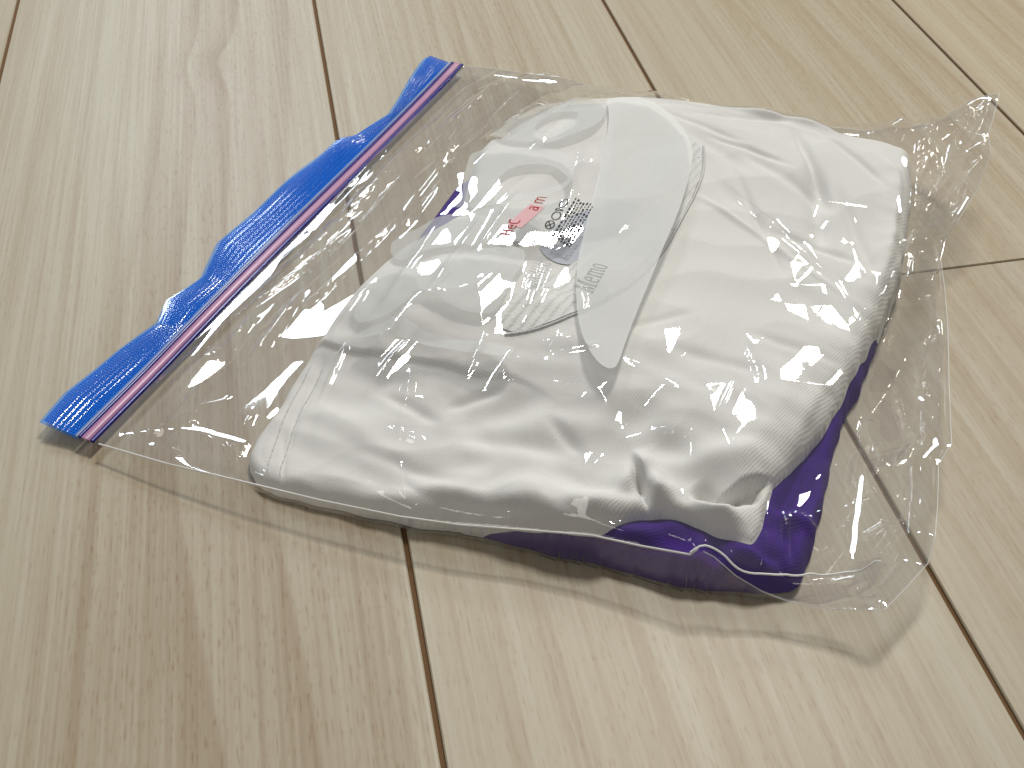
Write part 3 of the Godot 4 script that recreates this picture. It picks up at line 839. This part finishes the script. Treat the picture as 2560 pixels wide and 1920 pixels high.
	lettering("BikiNi.lo", "Droid Sans", 6.0, Vector2(22.5, 55.0), FT, -0.10, M.print_grey, bag, "clear_lettering", 14.0)
	small_print(bag, FT)
	zip_and_header(bag, eb)

func both(a: ArrayMesh, b: ArrayMesh) -> ArrayMesh:
	var st := SurfaceTool.new()
	st.append_from(a, 0, Transform3D())
	st.append_from(b, 0, Transform3D())
	return st.commit()

func on_field(line: Array, h: Field, lift: float, every: float, bump := 0.0) -> PackedVector3Array:
	var c := Curve3D.new()
	for i in line.size():
		var p := Vector3(line[i][0], 0, line[i][1])
		var a: Array = line[maxi(i - 1, 0)]
		var b: Array = line[mini(i + 1, line.size() - 1)]
		var t := Vector3(b[0] - a[0], 0, b[1] - a[1]) / 6.0
		c.add_point(p, -t, t)
	var out := PackedVector3Array()
	var n := int(c.get_baked_length() / every)
	for i in n + 1:
		var p := c.sample_baked(i * every)
		p.y = h.at(p.x, p.z) + lift + (bump if i % 2 == 0 else 0.0)
		out.append(p)
	return out

func stitches(called: String, line: Array, h: Field, parent: Node3D) -> void:
	var pts := on_field(line, h, 0.05, 0.7)
	var st := SurfaceTool.new()
	st.begin(Mesh.PRIMITIVE_TRIANGLES)
	for i in range(0, pts.size() - 3, 4):
		st.append_from(tube(PackedVector3Array([pts[i], (pts[i + 1] + pts[i + 2]) * 0.5 + Vector3(0, 0.16, 0), pts[i + 3]]), 0.22, 5), 0, Transform3D())
	part(called, st.commit(), M.thread, parent, home(parent)).set_meta("kind", "stuff")

# flat lettering that follows the film or the cloth; reads along the zip direction (away from the camera)
func lettering(text: String, face: String, size_mm: float, at: Vector2, h: Field, lift: float, mat: Material, parent: Node3D, called: String, length_mm: float, under: Node3D = null) -> void:
	var tm := TextMesh.new()
	var f := SystemFont.new()
	f.font_names = PackedStringArray([face])
	tm.font = f
	tm.text = text
	tm.font_size = 32
	tm.pixel_size = 0.05
	tm.depth = 0.0
	tm.curve_step = 1.0
	tm.horizontal_alignment = HORIZONTAL_ALIGNMENT_LEFT
	var arr := tm.get_mesh_arrays()
	var vs: PackedVector3Array = arr[Mesh.ARRAY_VERTEX]
	var box := AABB(vs[0], Vector3.ZERO)
	for v in vs:
		box = box.expand(v)
	var nn := PackedVector3Array()
	for i in vs.size():
		var u := (vs[i].x - box.position.x) / box.size.x * length_mm
		var w := (vs[i].y - box.position.y) / box.size.y * size_mm
		var x := at.x - w
		var z := at.y - u
		vs[i] = Vector3(x, h.at(x, z) + lift, z) * 0.001
		nn.append(Vector3.UP)
	arr[Mesh.ARRAY_VERTEX] = vs
	arr[Mesh.ARRAY_NORMAL] = nn
	arr[Mesh.ARRAY_TANGENT] = null
	var m := ArrayMesh.new()
	m.add_surface_from_arrays(Mesh.PRIMITIVE_TRIANGLES, arr)
	if under != null:
		part(called, m, mat, under)
	else:
		part(called, m, mat, parent, home(parent))

func ink(st: SurfaceTool, pts: Array, width: float, h: Field, lift: float) -> void:     # a flat stroke on the cloth
	for i in pts.size() - 1:
		var a: Vector2 = pts[i]
		var b: Vector2 = pts[i + 1]
		var s := (b - a).orthogonal().normalized() * width * 0.5
		var q := [a - s, b - s, b + s, a + s]
		var turned: bool = (q[1] - q[0]).cross(q[2] - q[0]) < 0.0
		for k in ([0, 2, 1, 0, 3, 2] if turned else [0, 1, 2, 0, 2, 3]):
			st.set_normal(Vector3.UP)
			st.add_vertex(Vector3(q[k].x, h.at(q[k].x, q[k].y) + lift, q[k].y) * 0.001)

func ring(c: Vector2, rx: float, rz: float) -> Array:
	var out := []
	for i in 17:
		out.append(c + Vector2(cos(TAU * i / 16.0) * rx, sin(TAU * i / 16.0) * rz))
	return out

func small_print(bag: Node3D, h: Field) -> void:
	var rng := RandomNumberGenerator.new()
	rng.seed = 77
	var at := home(bag)
	var black := SurfaceTool.new()
	black.begin(Mesh.PRIMITIVE_TRIANGLES)
	for row in 7:                                   # rows of fine print, too small to read
		var x := 17.2 + row * 1.15
		var z := 28.0 + row * 0.3
		while z > 7.0:
			var l := 0.5 + rng.randf() * 1.3
			ink(black, [Vector2(x, z), Vector2(x + rng.randf_range(-0.1, 0.1), z - l)], rng.randf_range(0.35, 0.9), h, 0.14)
			z -= l + 0.35 + rng.randf() * 0.5
	for c in [Vector2(14.0, 23.0), Vector2(14.2, 17.6), Vector2(14.2, 10.6)]:     # care symbols
		ink(black, ring(c, 1.5, 2.2), 0.4, h, 0.14)
	ink(black, [Vector2(12.9, 24.6), Vector2(15.1, 21.4)], 0.4, h, 0.14)
	ink(black, [Vector2(15.1, 24.6), Vector2(12.9, 21.4)], 0.4, h, 0.14)
	ink(black, [Vector2(12.8, 15.0), Vector2(15.6, 14.3), Vector2(12.8, 13.6), Vector2(12.8, 15.0)], 0.4, h, 0.14)
	part("care_symbols", black.commit(), M.ink_black, bag, at)
	var pink := SurfaceTool.new()
	pink.begin(Mesh.PRIMITIVE_TRIANGLES)
	ink(pink, [Vector2(2.6, 28.5), Vector2(5.4, 14.0)], 6.0, h, 0.14)
	part("pink_print", pink.commit(), M.ink_pink, bag, at)
	lettering("HeC", "Droid Sans", 4.4, Vector2(3.6, 34.0), h, 0.2, M.ink_red, bag, "red_lettering", 9.5)
	lettering("a m", "Droid Sans", 3.6, Vector2(6.8, 17.5), h, 0.2, M.ink_red, bag, "red_lettering", 9.0)

# swept sheet of the header: x(z) from inner to outer edge, wavy height
func header_sheet(x_in: float, cut: float, phase: float, lift: float, thick_uv := 1.0) -> ArrayMesh:
	var st := SurfaceTool.new()
	st.begin(Mesh.PRIMITIVE_TRIANGLES)
	var rows := 230
	var cols := 48
	for r in rows + 1:
		var z := lerpf(-119.5, 156.5, float(r) / rows)
		var xo := edge_x(z) + cut
		for c in cols + 1:
			var t := float(c) / cols
			var x := lerpf(x_in, xo, t)
			var y := header_height(z, t, phase) + lift + 0.11 * sin(t * TAU * 7.0) * sin(t * PI)
			st.set_uv(Vector2(t * 4.0, z / 4.4) * thick_uv)
			st.add_vertex(Vector3(x, y, z) * 0.001)
	for r in rows:
		for c in cols:
			var a := r * (cols + 1) + c
			var b := a + cols + 1
			for q in [a, b, a + 1, a + 1, b, b + 1]:
				st.add_index(q)
	st.generate_normals()
	return st.commit()

func edge_x(z: float) -> float:
	for i in BLUEEDGE.size() - 1:
		if z <= BLUEEDGE[i + 1][1]:
			var t := clampf(inverse_lerp(BLUEEDGE[i][1], BLUEEDGE[i + 1][1], z), 0.0, 1.0)
			return lerpf(BLUEEDGE[i][0], BLUEEDGE[i + 1][0], t)
	return BLUEEDGE[-1][0]

func header_height(z: float, t: float, phase: float) -> float:
	var end := smoothstep(-90.0, -118.0, z) + smoothstep(120.0, 156.0, z)
	var flap := 0.8 * sin(z / 19.0 + phase) + 0.5 * sin(z / 8.3 + phase * 2.0)
	return zip_height(z) + t * t * (flap * (1.0 - 0.6 * end) + 1.5) + sin(t * PI) * 0.35

func zip_height(z: float) -> float:
	return 4.0 + 0.8 * sin(z / 31.0) + 0.8 * smoothstep(110.0, 156.0, z)

func zip_and_header(bag: Node3D, _eb: Field) -> void:
	var at := home(bag)
	part("header_strip", header_sheet(-96.6, 0.0, 0.6, 0.3), M.blue, bag, at).set_meta("label", "embossed blue front sheet of the header")
	part("header_back_sheet", header_sheet(-96.6, -2.3, 0.9, -1.2), M.blue_edge, bag, at)
	# cross section of the closure from the header to the film: clear land, navy bead, pink land, navy bead
	var runs := [["clear_land", -96.3, 0.9, 0.5, M.clear_rib], ["zip_bead", -95.2, 0.75, 0.9, M.navy], ["pink_track", -92.8, 1.95, 0.35, M.pink], ["zip_bead", -90.1, 0.75, 0.9, M.navy]]
	for r in runs:
		var pts := PackedVector3Array()
		for i in 140:
			var z := lerpf(-119.8, 156.6, i / 139.0)
			pts.append(Vector3(r[1] + 0.25 * sin(z / 23.0), zip_height(z) + 0.4, z))
		part(r[0], tube(pts, r[2], 8, r[3]), r[4], bag, at)
